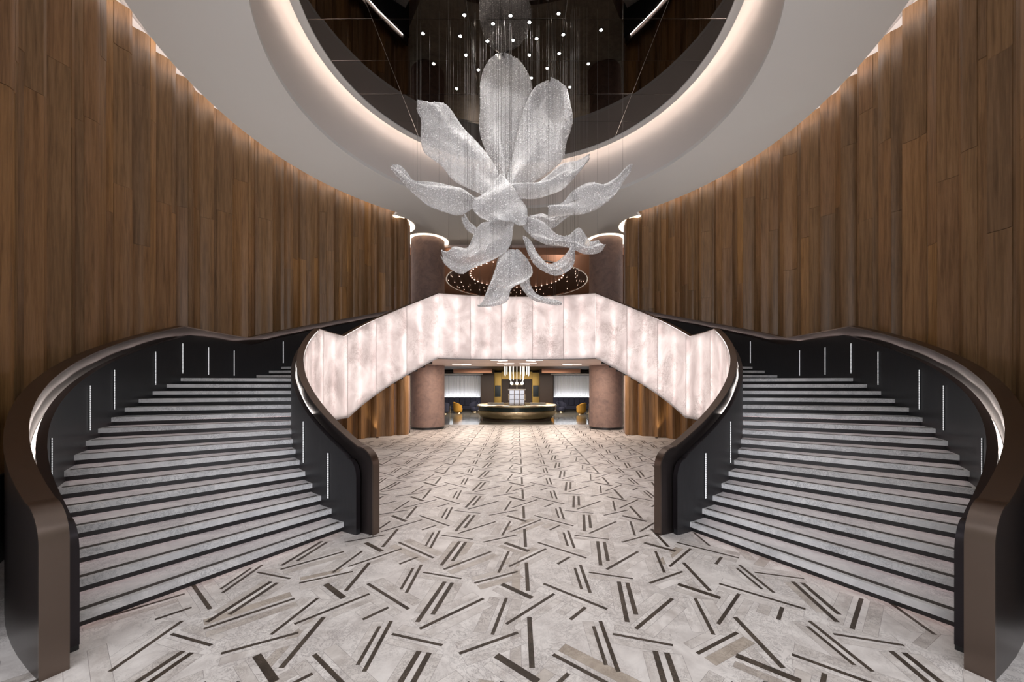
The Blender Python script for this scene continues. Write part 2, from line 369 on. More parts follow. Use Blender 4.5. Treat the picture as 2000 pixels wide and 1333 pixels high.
# ---------------------------------------------------------------- ceiling
def ceil_out(a):
    a %= 360; al = a if 90 <= a <= 270 else (180 - a) % 360
    dx, dy = math.cos(rad(a)), math.sin(rad(a))
    if 129.4 <= al <= 236: return 8.38
    if dy > 0: return min((20.9 - CY) / dy, 9.3 / max(1e-6, abs(dx)))
    return min((-7 - CY) / dy, 9.6 / max(1e-6, abs(dx)))
def ring_mesh(name, inner, outer, z0, z1, m, n=180, parent=None):
    V = []; F = []
    al = []
    for i in range(n): al.append(360 * i / n)
    for e in (129.4, 50.6, 236, 304): al += [e - 0.01, e + 0.01]
    al = sorted(set(al)); n = len(al)
    for a in al:
        for R in (inner, outer(a)):
            V.append(P(R, a, z0)); V.append(P(R, a, z1))
    for i in range(n):
        j = (i + 1) % n; a, b = i * 4, j * 4
        F += [(a, a + 2, b + 2, b), (a + 1, b + 1, b + 3, a + 3), (a, b, b + 1, a + 1), (a + 2, a + 3, b + 3, b + 2)]
    return mesh(name, V, F, m, parent, fix=True)
ceiling = tag(ring_mesh('ceiling', 6.08, ceil_out, 10.0, 10.12, PAINT), 'flat grey ceiling ring round the mirrored recess', kind='structure')
lathe('cove_drum', [(6.08, 10.06), (6.12, 10.6), (6.13, 11.1), (6.10, 11.6), (6.02, 12.0), (5.9, 12.25), (0.0, 12.25)], COVEP, ceiling, (0, CY, 0), 128)
lathe('cove_lip', [(5.47, 11.80), (5.47, 11.72), (5.70, 11.72), (5.70, 11.80), (5.47, 11.80)], PAINT, ceiling, (0, CY, 0), 128)
lathe('cove_led', [(5.62, 11.82), (5.68, 11.82), (5.68, 11.87), (5.62, 11.87), (5.62, 11.82)], COVE_L, ceiling, (0, CY, 0), 128)
MZ = 11.76
def clip_circle(x0, x1, y0, y1, R, n=10):
    """outline of the rectangle clipped to the circle of radius R about the origin"""
    poly = [(x0, y0), (x1, y0), (x1, y1), (x0, y1)]
    for i in range(72):
        a = 2 * math.pi * (i + .5) / 72; nx, ny = math.cos(a), math.sin(a); out = []
        for j in range(len(poly)):
            p, q = poly[j], poly[(j + 1) % len(poly)]; dp = p[0] * nx + p[1] * ny - R; dq = q[0] * nx + q[1] * ny - R
            if dp <= 0: out.append(p)
            if dp * dq < 0: t = dp / (dp - dq); out.append((p[0] + (q[0] - p[0]) * t, p[1] + (q[1] - p[1]) * t))
        poly = out
        if len(poly) < 3: return None
    return poly
rm = random.Random(5)
for ix in range(-3, 3):
    for iy in range(-5, 6):
        x0 = -1.25 + 2.5 * ix + 2.5 * .5 * 2 - 1.25 + 1.25; x0 = 2.5 * ix + 1.25 - 2.5 + 1.25 + 1.25
        x0 = 2.5 * (ix + 0.5) ; y0 = 9.82 - CY + 1.262 * iy
        p = clip_circle(x0 + .006, x0 + 2.494, y0 + .006, y0 + 1.256, 5.5)
        if not p: continue
        c = (sum(q[0] for q in p) / len(p), sum(q[1] for q in p) / len(p)); n = len(p)
        V = [(q[0] - c[0], q[1] - c[1], 0) for q in p] + [(q[0] - c[0], q[1] - c[1], .012) for q in p]
        F = [tuple(reversed(range(n))), tuple(range(n, 2 * n))] + [(i, (i + 1) % n, n + (i + 1) % n, n + i) for i in range(n)]
        o = mesh('mirror_panel', V, F, MIRROR, ceiling); o.location = (c[0], CY + c[1], MZ)
        o.rotation_euler = (rm.gauss(0, .0035), rm.gauss(0, .0035), 0)
DL = [(826, 65), (847, 124), (892, 173), (907, 29), (963, 46), (997, 30), (1034, 43), (1091, 26), (899, 70), (952, 80), (1002, 78), (1048, 75), (1100, 67), (910, 107), (971, 107), (1034, 107), (1092, 104),
      (934, 136), (1069, 133), (1038, 152), (1174, 58), (1149, 124), (1113, 170)]
# plan positions (x, y) of the recessed downlights, worked out on the mirror plane
DLP = []
for u, v in DL:
    d = 740 * (MZ - EYE) / (756 - v); DLP.append(((u - 1009.5) / 740 * d, d))
DLP += [(-2.1, 8.9), (-1.3, 8.8), (-.5, 8.7), (.4, 8.75), (1.2, 8.8), (2.0, 8.9), (-1.6, 8.0), (-.6, 7.9), (.5, 7.9), (1.5, 8.0), (-1.0, 7.1), (0.1, 7.0), (1.1, 7.1)]
for i, (x, y) in enumerate(DLP):
    t = empty('recessed_downlight', (x, y, MZ)); tag(t, 'small round warm spotlight set in the smoked mirror ceiling', 'downlight', 'spotlights in the mirrored ceiling')
    lathe('trim_ring', [(.04, .005), (.04, -.012), (.06, -.012), (.065, .005)], BRONZED, t, (0, 0, 0), 20)
    lathe('lens', [(0, -.008), (.04, -.008)], DOWN_L, t, (0, 0, 0), 20).data.flip_normals()
    if i % 3 == 2 and not (abs(x) < 1.0 and y > 10): lamp('downlight_beam', 'SPOT', (x, y, MZ - .04), SPOT_W * 3, NEUT, .05, (0, 0, 0), 95, .9).parent = None

for i, aim in ((0, (0, 10.0, 6.6)), (20, (.2, 10.0, 6.6)), (2, (-.6, 9.9, 5.6)), (22, (.7, 9.9, 5.6)), (24, (-1.2, 9.8, 7.6)), (27, (1.4, 9.8, 7.6)), (29, (0, 10.0, 6.2)), (33, (0, 10.3, 8.2))):
    x, y = DLP[i]; q = Vector((x, y, MZ - .05)); l = lamp('petal_beam', 'SPOT', q, 330, NEUT, .04, (0, 0, 0), 34, .7); l.rotation_euler = (Vector(aim) - q).to_track_quat('-Z', 'Y').to_euler()
# entrance hall behind the camera
tag(box('wall_front_left', (-9.8, -7, 0), (-9.5, 4.0, 10.1), GREYW), kind='structure'); tag(box('wall_front_right', (9.5, -7, 0), (9.8, 4.0, 10.1), GREYW), kind='structure')
for s, nm in ((1, 'trim_1'), (-1, 'trim_2')):
    tag(sweep(nm, frange(236.7, 238.0, 4), lambda q: [(8.76, 0), (8.76, 10.7), (9.9, 10.7), (9.9, 0)], BLACKW, None, s), kind='structure')
    tag(sweep('rail_shade_panel_left' if s > 0 else 'rail_shade_panel_right', frange(196, 236.4, 30), lambda q: [(8.62, 0), (8.62, 1.1), (8.66, 1.1), (8.66, 0)], BLACKW, None, s), kind='structure')  # black sheet added in place of the rail's shade on the lower wall

# ---------------------------------------------------------------- staircases
def ribbon_path(side, R):
    """(a, z) points down the flight, round the corner and down to the floor"""
    aend = 244.6 if side == 'out' else 245.7
    rc = 0.24; da = math.degrees(rc / R); pts = [(a, zr(a)) for a in frange(126.2, 172.2, 24)] + [(a, 3.70) for a in frange(172.2, 187.7, 9)[1:]]
    a1 = aend - da * 1.25; pts += [(a, zr(a)) for a in frange(187.7, a1, 30)[1:]]
    z1 = zr(a1); zc = z1 - rc - 0.035
    n = 14
    for i in range(1, n + 1):
        t = i / n * math.pi / 2; pts.append((a1 + (aend - a1) * math.sin(t), zc + (z1 - zc) * math.cos(t)))
    for z in frange(zc, 0.0, 4)[1:]: pts.append((aend, z))
    return pts
def rail_wall(name, pts, R0, R1, drop, s, m, parent, foot):
    """standing panel under the rail: full height, its top follows the path lowered by drop"""
    V = []; F = []; cols = []
    for a, z in pts:
        if cols and abs(cols[-1][0] - a) < 1e-6: break
        cols.append((a, max(z - drop, 0.05)))
    for a, z in cols:
        zb = foot(a); V += [P(R0, a, zb, s), P(R1, a, zb, s), P(R1, a, z, s), P(R0, a, z, s)]
    n = len(cols)
    for i in range(n - 1):
        for j in range(4): F.append((i * 4 + j, i * 4 + (j + 1) % 4, i * 4 + 4 + (j + 1) % 4, i * 4 + 4 + j))
    F += [(0, 1, 2, 3), tuple((n - 1) * 4 + j for j in (3, 2, 1, 0))]
    return mesh(name, V, F, m, parent, 9.5, fix=True)
def rail_cap(name, pts, R0, R1, th, s, m, parent):
    Rm = (R0 + R1) / 2; V = []; F = []; q = [(rad(a) * Rm, z) for a, z in pts]; n = len(q)
    for i in range(n):
        t0 = q[min(i + 1, n - 1)]; t1 = q[max(i - 1, 0)]; tx, tz = t0[0] - t1[0], t0[1] - t1[1]; L = math.hypot(tx, tz) or 1
        nx, nz = -tz / L, tx / L
        if nx * 1 < 0 and nz < 0: nx, nz = -nx, -nz
        if i == n - 1: nx, nz = 1, 0
        a, z = pts[i]; ao = a + math.degrees(nx * th / Rm); zo = z + nz * th
        V += [P(R0, a, z, s), P(R1, a, z, s), P(R1, ao, zo, s), P(R0, ao, zo, s)]
    for i in range(n - 1):
        for j in range(4): F.append((i * 4 + j, i * 4 + (j + 1) % 4, i * 4 + 4 + (j + 1) % 4, i * 4 + 4 + j))
    F += [(0, 1, 2, 3), tuple((n - 1) * 4 + j for j in (3, 2, 1, 0))]
    return mesh(name, V, F, m, parent, 9.5, fix=True)
def foot_z(a): return 0.0 if a > 200 else max(0.0, zs(a))
def staircase(s, word):
    root = tag(empty('curved_staircase', (0, 0, 0)), 'sweeping curved staircase with white marble treads on the %s' % word, 'staircase', None)
    for k in range(1, 30):
        a0, a1 = A(k), A(k + 1); z = k * R_; th = 0.076
        n = 8 if k == 16 else 2
        t = sweep('tread', frange(a0, a1 - 0.9, n), lambda q: [(RI, z - th), (RI, z), (RO, z), (RO, z - th)], TREAD, root, s, smooth=False)
        V = []
        for (q, zz) in ((a0 - .45, z + .003), (a0 - .95, z + .003)):
            V += [P(RI + .04, q, zz, s), P(RO - .04, q, zz, s)]
        V += [(v[0], v[1], v[2] - .006) for v in V]
        mesh('anti_slip_strip', V, [(0, 1, 3, 2), (4, 6, 7, 5), (0, 4, 5, 1), (2, 3, 7, 6), (0, 2, 6, 4), (1, 5, 7, 3)], STRIP, t, fix=True)
        if k < 12: sweep('light_strip', frange(a0 - .46, a0 - .55, 1), lambda q: [(RI + .02, z - th - .004), (RI + .02, z - th - .001), (RO - .02, z - th - .001), (RO - .02, z - th - .004)], STEP_L, t, s, smooth=False)
        zb = max(0.0, min(z - .5, zs(a0) + 0.0)) if k > 3 else 0.0
        zb = min(zb, (k - 1) * R_ - .08) if k > 1 else 0.0
        zb = max(zb, 0.0)
        sweep('riser', frange(a0 - .56, a1 - .56, n), lambda q: [(RI, zb), (RI, z - th), (RO, z - th), (RO, zb)], RISER, root, s, smooth=False)
    # boards beside the treads, rail panels, caps, light in the gap
    po, pi = ribbon_path('out', 8.3), ribbon_path('in', 5.2)
    def shorten(p, d):
        ae = max(a for a, z in p); q = []
        for a, z in p:
            if a > 240: a = 240 + (a - 240) * (ae - d - 240) / (ae - 240)
            q.append((a, z))
        return q
    bo, bi = shorten(po, 1.7), shorten(pi, 2.4)
    rail_wall('stair_side_panel', bo, RO, 8.195, 0.21, s, BLACKW, root, foot_z); rail_wall('stair_side_panel', bi, 5.27, RI, 0.17, s, BLACKW, root, foot_z)
    rail_cap('panel_edge', [(a, max(0, z - .21)) for a, z in bo if z > .21], RO - .002, 8.197, .006, s, BRONZED, root); rail_cap('panel_edge', [(a, max(0, z - .17)) for a, z in bi if z > .17], 5.268, RI + .002, .006, s, BRONZED, root)
    rail_wall('rail_panel', po, 8.245, 8.388, 0.0, s, RAILP, root, foot_z); rail_wall('rail_panel', pi, 5.212, 5.238, 0.0, s, RAILP, root, foot_z)
    rail_cap('handrail', po, 8.238, 8.395, .02, s, BRONZE, root); rail_cap('handrail', pi, 5.118, 5.243, .02, s, BRONZE, root)
    for p, r0, r1 in ((bo, 8.2, 8.24), (bi, 5.242, 5.266)):
        V = []; F = []; q = [(a, z) for a, z in p if z > .9 and a < 240]
        for a, z in q: V += [P(r0, a, z - .32, s), P(r1, a, z - .32, s), P(r1, a, z - .33, s), P(r0, a, z - .33, s)]
        for i in range(len(q) - 1):
            for j in range(4): F.append((i * 4 + j, i * 4 + (j + 1) % 4, i * 4 + 4 + (j + 1) % 4, i * 4 + 4 + j))
        mesh('gap_light', V, F, GAP_L, root, fix=True)
    for R0, a_lo, a_hi, st, dz, ew in ((8.22, 132, 232, 8, .16, 1.0), (5.254, 132, 222, 10, .22, .35)):
        a = a_lo
        while a <= a_hi:
            q0, q1 = Vector(P(R0, a - st / 2, zr(a - st / 2) - dz, s)), Vector(P(R0, a + st / 2, zr(a + st / 2) - dz, s)); tx = (q1 - q0).normalized(); tz = Vector((0, 0, -1)); tz = (tz - tx * tz.dot(tx)).normalized(); ty = tz.cross(tx)
            l = lamp('gap_led', 'AREA', (0, 0, 0), GAP_W * ew, (1.0, .90, .84), (q1 - q0).length, size_y=.02); l.data.spread = rad(140)
            l.matrix_world = Matrix.Translation((q0 + q1) / 2) @ Matrix((tx, ty, tz)).transposed().to_4x4(); l.parent = root
            a += st
    # glowing crystal slots
    def slot(a, R, d):
        zb = znose(a) + .11; w2 = math.degrees(.014 / R)
        sl = sweep('light_slot', frange(a - w2, a + w2, 1), lambda q: [(R - .006, zb), (R + .006, zb), (R + .006, zb + .72), (R - .006, zb + .72)], BLACK, root, s, smooth=False)
        for i in range(24):
            z0 = zb + .72 * i / 24; Rr = R + d * .008
            sweep('crystal', frange(a - w2 * .8, a + w2 * .8, 1), lambda q: [(Rr - .004, z0 + .004), (Rr + .004, z0 + .004), (Rr + .004, z0 + .027), (Rr - .004, z0 + .027)], SLOT_L, sl, s, smooth=False)
    for a in (164.1, 177, 183.4, 189.7, 196.2, 206.2, 212.5, 226.5): slot(a, RO - .004, -1)
    for a in (226.2, 236.1): slot(a, RI + .004, 1)
    # soffit and backlit stone along the well
    sweep('soffit', frange(126.2, 216, 60), lambda q: [(5.12, zs(q) - .03), (8.6, zs(q) - .03), (8.6, zs(q) + .03), (5.12, zs(q) + .03)], BRONZED, root, s)
    edges = [126.2, 140.9, 155.7, 170.4, 185.2, 200.0, 214.8]
    for e0, e1 in zip(edges[:-1], edges[1:]):
        def sc(q): return 5.105 + 0.0 * q
        mesh_a = frange(e0 + .02, e1 - .02, 14)
        sp = sweep('stone_panel', mesh_a, lambda q: [(sc(q), zs(q) - .03), (sc(q), zr(q) - .012), (sc(q) + .012, zr(q) - .012), (sc(q) + .012, zs(q) - .03)], STONE, root, s)
        if e0 > 127: sweep('joint', frange(e0 - .05, e0 + .05, 1), lambda q: [(5.1035, zs(q) - .03), (5.1035, zr(q) - .012), (5.119, zr(q) - .012), (5.119, zs(q) - .03)], JOINT, root, s, smooth=False)
        sweep('light_sheet', mesh_a, lambda q: [(5.204, max(zs(q) + .04, .01)), (5.204, zr(q) - .03), (5.208, zr(q) - .03), (5.208, max(zs(q) + .04, .01))], SHEET_L, sp, s)
        for aa in (e0 + 1.0, e0 + 8.4):
            w2 = .18; zt = zr(aa) - .10; zb2 = max(zs(aa) + .10, .02)
            sweep('light_tube', frange(aa - w2, aa + w2, 1), lambda q: [(5.180, zb2), (5.180, zt), (5.190, zt), (5.190, zb2)], TUBE_L, sp, s, smooth=False)
    return root
staircase(1, 'left'); staircase(-1, 'right')

# ---------------------------------------------------------------- balcony
KX, KY = -5.11 * math.cos(rad(126.2)), CY + 5.11 * math.sin(rad(126.2))     # where the flight meets the balcony
SAG = 0.58; BR = (KX ** 2 + SAG ** 2) / (2 * SAG); BCY = KY + SAG - BR
def BP(R, t, z): return (R * math.sin(t), BCY + R * math.cos(t), z)
T0 = math.asin(KX / BR)
balc = tag(empty('balcony_parapet', (0, KY, 3.35)), 'glowing veined stone balcony parapet bridging the two staircases', 'parapet')
ZB, ZT = zs(120), zr(120)
def bsweep(name, t0, t1, n, prof, m, parent):
    V = []; F = []; k = len(prof); o = Vector(balc.location)
    for t in frange(t0, t1, n): V += [Vector(BP(BR + dr, t, z)) - o for dr, z in prof]
    for i in range(n):
        for j in range(k): F.append((i * k + j, i * k + (j + 1) % k, (i + 1) * k + (j + 1) % k, (i + 1) * k + j))
    F += [tuple(range(k)), tuple(reversed(range(n * k, n * k + k)))]
    return mesh(name, V, F, m, parent, True, fix=True)
for i in range(5):
    t0, t1 = -T0 + 2 * T0 * i / 5 + .0006, -T0 + 2 * T0 * (i + 1) / 5 - .0006
    sp = bsweep('stone_panel', t0, t1, 10, [(0, ZB - .03), (0, ZT - .012), (.012, ZT - .012), (.012, ZB - .03)], STONE, balc)
    if i: bsweep('joint', t0 - .0012, t0, 1, [(-.001, ZB - .03), (-.001, ZT - .012), (.014, ZT - .012), (.014, ZB - .03)], JOINT, balc)
    bsweep('light_sheet', t0, t1, 10, [(.105, ZB), (.105, ZT - .03), (.11, ZT - .03), (.11, ZB)], SHEET_L, sp)
    for j in range(2):
        tt = t0 + (t1 - t0) * (.07, .57)[j]
        bsweep('light_tube', tt - .0022, tt + .0022, 1, [(.08, ZB + .06), (.08, ZT - .06), (.09, ZT - .06), (.09, ZB + .06)], TUBE_L, sp)
bsweep('back_panel', -T0, T0, 20, [(.125, ZB - .03), (.125, ZT - .0), (.165, ZT - .0), (.165, ZB - .03)], BRONZED, balc)
bsweep('handrail', -T0, T0, 20, [(-.006, ZT - .005), (-.006, ZT + .012), (.17, ZT + .012), (.17, ZT - .005)], BRONZE, balc)
bsweep('bottom_edge', -T0, T0, 20, [(-.002, ZB - .045), (-.002, ZB - .03), (.17, ZB - .03), (.17, ZB - .045)], BRONZED, balc)
# upper floor slab: front follows the parapet, goes back over the lounge
def slab(name, z0, z1, m, yb, front=True):
    V = []; F = []; xs = frange(-9.4, 9.4, 60)
    for x in xs:
        if abs(x) <= KX: yf = BCY + math.sqrt((BR + .14) ** 2 - x * x)
        elif abs(x) < 5.2: yf = CY + math.sqrt(max(0.1, 8.62 ** 2 - x * x)) if abs(x) > 5.05 else KY + .14 + (abs(x) - KX) * 1.5
        else: yf = CY + 7.4
        if not front: yf = 20.8
        V += [(x, yf, z0), (x, yb, z0), (x, yb, z1), (x, yf, z1)]
    n = len(xs)
    for i in range(n - 1):
        for j in range(4): F.append((i * 4 + j, i * 4 + (j + 1) % 4, i * 4 + 4 + (j + 1) % 4, i * 4 + 4 + j))
    F += [(0, 1, 2, 3), tuple((n - 1) * 4 + j for j in (3, 2, 1, 0))]
    return mesh(name, V, F, m, None, fix=True)
tag(slab('ceiling', 3.35, 4.5, LOBCEIL, 20.9), 'rose ribbed ceiling under the balcony', kind='structure')
tag(box('ceiling', (-9.4, 20.9, 3.8), (9.4, 38.5, 4.5), DARKWOOD), 'dark ceiling of the lounge under the upper floor', kind='structure')
tag(slab('floor', 4.5, 4.55, GREYW, 38.5), 'upper landing floor behind the parapet', kind='structure')
for s in (1, -1):
    pts = [(s * .35, 16.1), (s * .43, 16.6)]
    for tip, dd, ln_ in ((.40, 16.2, .7), (.14, 18.3, .8), (2.3, 19.0, .9)):
        loop = [(s * (tip + ln_), dd - .28, 3.335)] + [(s * (tip + .22 - .22 * math.sin(t)), dd - .22 * math.cos(t), 3.335) for t in frange(0, math.pi, 8)] + [(s * (tip + ln_ * .6), dd + .45, 3.335)]
        o = tube('ceiling_light', loop, .010, SQUIG_L); tag(o, '%s hooked line of light in the %s half of the ribbed lounge ceiling' % ({16.2: 'frontmost', 18.3: 'innermost rear', 19.0: 'outermost'}[dd], 'right' if s > 0 else 'left'), 'ceiling light', 'hooked ceiling light lines')

# ---------------------------------------------------------------- columns
def column(x, y, label):
    c = tag(empty('column', (x, y, 0)), label, 'column')
    lathe('shaft', [(.876, .12), (.876, 9.99)], SUEDE, c, (0, 0, 0), 64)
    lathe('plinth', [(.0, .0), (.872, .0), (.872, .12), (.0, .12)], BLACK, c, (0, 0, 0), 64)
    lathe('light_ring', [(.885, 9.985), (1.10, 9.985), (1.10, 9.998), (.885, 9.998), (.885, 9.985)], RING_L, c, (0, 0, 0), 64)
column(-4.756, 20.25, 'tall rose plaster column left of the bar'); column(4.756, 20.25, 'tall rose plaster column right of the bar')
column(-6.02, 18.15, 'column hidden behind the left timber wall end, only its lit top ring showing'); column(6.02, 18.15, 'column hidden behind the right timber wall end, only its lit top ring showing')

# ---------------------------------------------------------------- upper hall behind the balcony
def ring_plane(name, cx, cy, R, x0, x1, y0, y1, z, m, th=.1):
    V = []; F = []; al = sorted(set([i * 5 for i in range(72)] + [math.degrees(math.atan2(y - cy, x - cx)) % 360 for x in (x0, x1) for y in (y0, y1)])); n = len(al)
    for a in al:
        dx, dy = math.cos(rad(a)), math.sin(rad(a)); c = []
        if dx > 1e-6: c.append((x1 - cx) / dx)
        if dx < -1e-6: c.append((x0 - cx) / dx)
        if dy > 1e-6: c.append((y1 - cy) / dy)
        if dy < -1e-6: c.append((y0 - cy) / dy)
        Ro = min(c)
        for r in (R, Ro): V += [(cx + r * dx, cy + r * dy, z), (cx + r * dx, cy + r * dy, z + th)]
    for i in range(n):
        j = (i + 1) % n; a, b = i * 4, j * 4
        F += [(a, a + 2, b + 2, b), (a + 1, b + 1, b + 3, a + 3), (a, b, b + 1, a + 1), (a + 2, a + 3, b + 3, b + 2)]
    return mesh(name, V, F, m, None, fix=True)
HC = 26.4
hall = tag(ring_plane('ceiling', 0, HC, 4.85, -9.3, 9.3, 20.9, 38.5, 9.5, COPPER), 'copper ceiling of the upper hall with a round recess', kind='structure')
def hpart(o): o.parent = hall; return o
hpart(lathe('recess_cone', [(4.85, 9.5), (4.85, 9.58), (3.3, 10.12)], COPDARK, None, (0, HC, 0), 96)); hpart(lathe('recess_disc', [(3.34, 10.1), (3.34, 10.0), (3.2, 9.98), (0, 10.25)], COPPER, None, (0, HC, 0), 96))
hpart(lathe('recess_rim', [(4.80, 9.49), (4.87, 9.485), (4.87, 9.5), (4.80, 9.5)], WHITEP, None, (0, HC, 0), 96))
dot = bpy.data.meshes.new('star_light'); bm = bmesh.new(); bmesh.ops.create_icosphere(bm, subdivisions=1, radius=.035); bm.to_mesh(dot); bm.free(); dot.materials.append(DOT_L)
rd = random.Random(3)
for i in range(120):
    a = rd.uniform(0, 360); r = rd.uniform(3.5, 4.75); z = 9.58 + (4.85 - r) / 1.55 * .54 - .03
    o = link('star_light', dot, hall); o.location = (r * math.cos(rad(a)), HC + r * math.sin(rad(a)), z); o.scale = (.7, .7, .7)
for i in range(40):
    a = i * 9; o = link('star_light', dot, hall); o.location = (3.22 * math.cos(rad(a)), HC + 3.22 * math.sin(rad(a)), 9.97); o.scale = (1.5, 1.5, 1.0)
tag(box('trim_3', (-9.3, 20.78, 9.86), (9.3, 20.9, 10.0), LOBCEIL), kind='structure'); tag(box('trim_8', (-9.3, 20.82, 9.48), (9.3, 20.92, 9.86), COPPER), kind='structure')
tag(box('wall_back', (-9.4, 38.4, 0), (9.4, 38.7, 10.2), DARKWOOD), kind='structure')
tag(box('wall_back_left', (-9.6, 17.6, 0), (-9.3, 38.5, 10.4), GREYW), kind='structure'); tag(box('wall_back_right', (9.3, 17.6, 0), (9.6, 38.5, 10.4), GREYW), kind='structure')
[lamp('hall_fill', 'POINT', (x, 26, 6.2), HALL_W, WARM, .4) for x in (-3, 3)]  # added fill lights in mid-air to brighten the copper ceiling, no real fixture
for x in (-3.4, 0, 3.4): lamp('lounge_fill', 'AREA', (x, 17.6, 3.3), LOBBY_W * (.2 if x == 0 else .38), WARM, 2.0); lamp('lounge_fill', 'AREA', (x, 30, 3.7), LOBBY_W, WARM, 2.5)  # added fill lights under the ceilings to brighten the lounge, no fixtures there
lamp('lounge_fill', 'AREA', (0, 21.6, 3.75), LOBBY_W * .3, WARM, 2.0)  # one more added fill, brightens the front of the bar
for s in (1, -1):
    for a in (135.5, 148.5):
        q = P(8.45, a, .04, s); r = Vector(P(9.0, a, .04, s)) - Vector(q)
        up = tag(empty('floor_uplight', q), 'small floor uplight at the foot of the %s timber wall, %s the column' % ('left' if s > 0 else 'right', 'nearer' if a < 140 else 'farther from'), 'uplight', 'floor uplights')
        lathe('housing', [(0, 0), (.06, 0), (.06, -.03)], BRONZE, up, (0, 0, 0), 16)
        l = lamp('uplight_beam', 'SPOT', (q[0], q[1], .08), 45, (1.0, .78, .5), .03, (0, 0, 0), 55, .8); l.rotation_euler = (Vector((r.x * .28, r.y * .28, .8))).to_track_quat('-Z', 'Y').to_euler()

# ---------------------------------------------------------------- lounge under the balcony
bar = tag(empty('round_bar', (0, 26.0, 0)), 'round hammered brass bar counter in the lounge', 'bar')
lathe('plinth', [(2.35, 0), (2.35, .14), (2.45, .16)], DARKWOOD, bar, n=72); lathe('belly', [(2.40, .15), (2.58, .30), (2.66, .5), (2.66, .62), (2.62, .66)], BRASS, bar, n=72)
lathe('dark_band', [(2.60, .66), (2.60, .90)], SCREEN, bar, n=72); lathe('counter_top', [(2.56, .90), (2.70, .92), (2.72, .97), (2.66, 1.02), (1.95, 1.02), (1.95, .9)], BRASS, bar, n=72)
lathe('inner_wall', [(1.97, .9), (1.97, .0)], DARKWOOD, bar, n=72)
for x in (-1.45, 1.45): box('back_counter', (x - .55, -.3, 0), (x + .55, .4, 1.12), GREYW, bar, .02)
cab = tag(empty('display_cabinet', (0, 26.2, 0)), 'smoked glass display cabinet with pale top in the middle of the bar', 'cabinet')
box('base', (-.52, -.3, 0), (.52, .3, 1.0), DARKWOOD, cab); box('top_slab', (-.60, -.36, 1.98), (.60, .36, 2.06), WHITEP, cab, .01)
for x in (-.52, -.17, .17, .52): box('post', (x - .025, -.3, 1.0), (x + .025, -.25, 1.98), BRONZE, cab)
for z in (1.0, 1.33, 1.66): box('shelf', (-.52, -.28, z), (.52, .28, z + .03), WHITEP, cab)
for x in (-.345, 0, .345): box('glass_pane', (x - .15, -.28, 1.03), (x + .15, -.27, 1.97), SMOKE, cab)
lp = tag(empty('globe_lamp', (0, 26.2, 2.06)), 'three-globe lamp standing on the display cabinet', 'lamp')
tube('stem', [(0, 0, 0), (0, 0, .32)], .02, BRASS, lp); tube('arm', [(-.38, 0, .30), (.38, 0, .30)], .015, BRASS, lp)
GLOBE = emis('globe_glass', (1, .93, .78), 7)
for x in (-.36, 0, .36): lathe('globe', [(.10 * math.sin(t), .40 - .10 * math.cos(t)) for t in frange(0.01, math.pi - .01, 8)], GLOBE, lp, (x, 0, 0), 16)
ch = tag(empty('crystal_chandelier', (0, 24.6, 3.8)), 'tiered chandelier of hanging crystal rods above the round bar', 'chandelier')
lathe('canopy', [(0, 0), (.86, 0), (.86, -.10), (0, -.10)], BRASS, ch, n=40)
rodm = {}
def rod(x, y, z0, z1):
    k = round(z1 - z0, 2)
    if k not in rodm:
        o = tube('crystal_rod', [(0, 0, 0), (0, 0, k)], .022, ROD_L, ch, 6); rodm[k] = o.data
    else: o = link('crystal_rod', rodm[k], ch)
    o.location = (x, y, z0)
for i in range(20): a = 2 * math.pi * i / 20; rod(.80 * math.cos(a), .80 * math.sin(a), -.78 - .1 * (i % 2), -.1)
for i in range(12): a = 2 * math.pi * i / 12; rod(.45 * math.cos(a), .45 * math.sin(a), -1.15 - .1 * (i % 2), -.1)
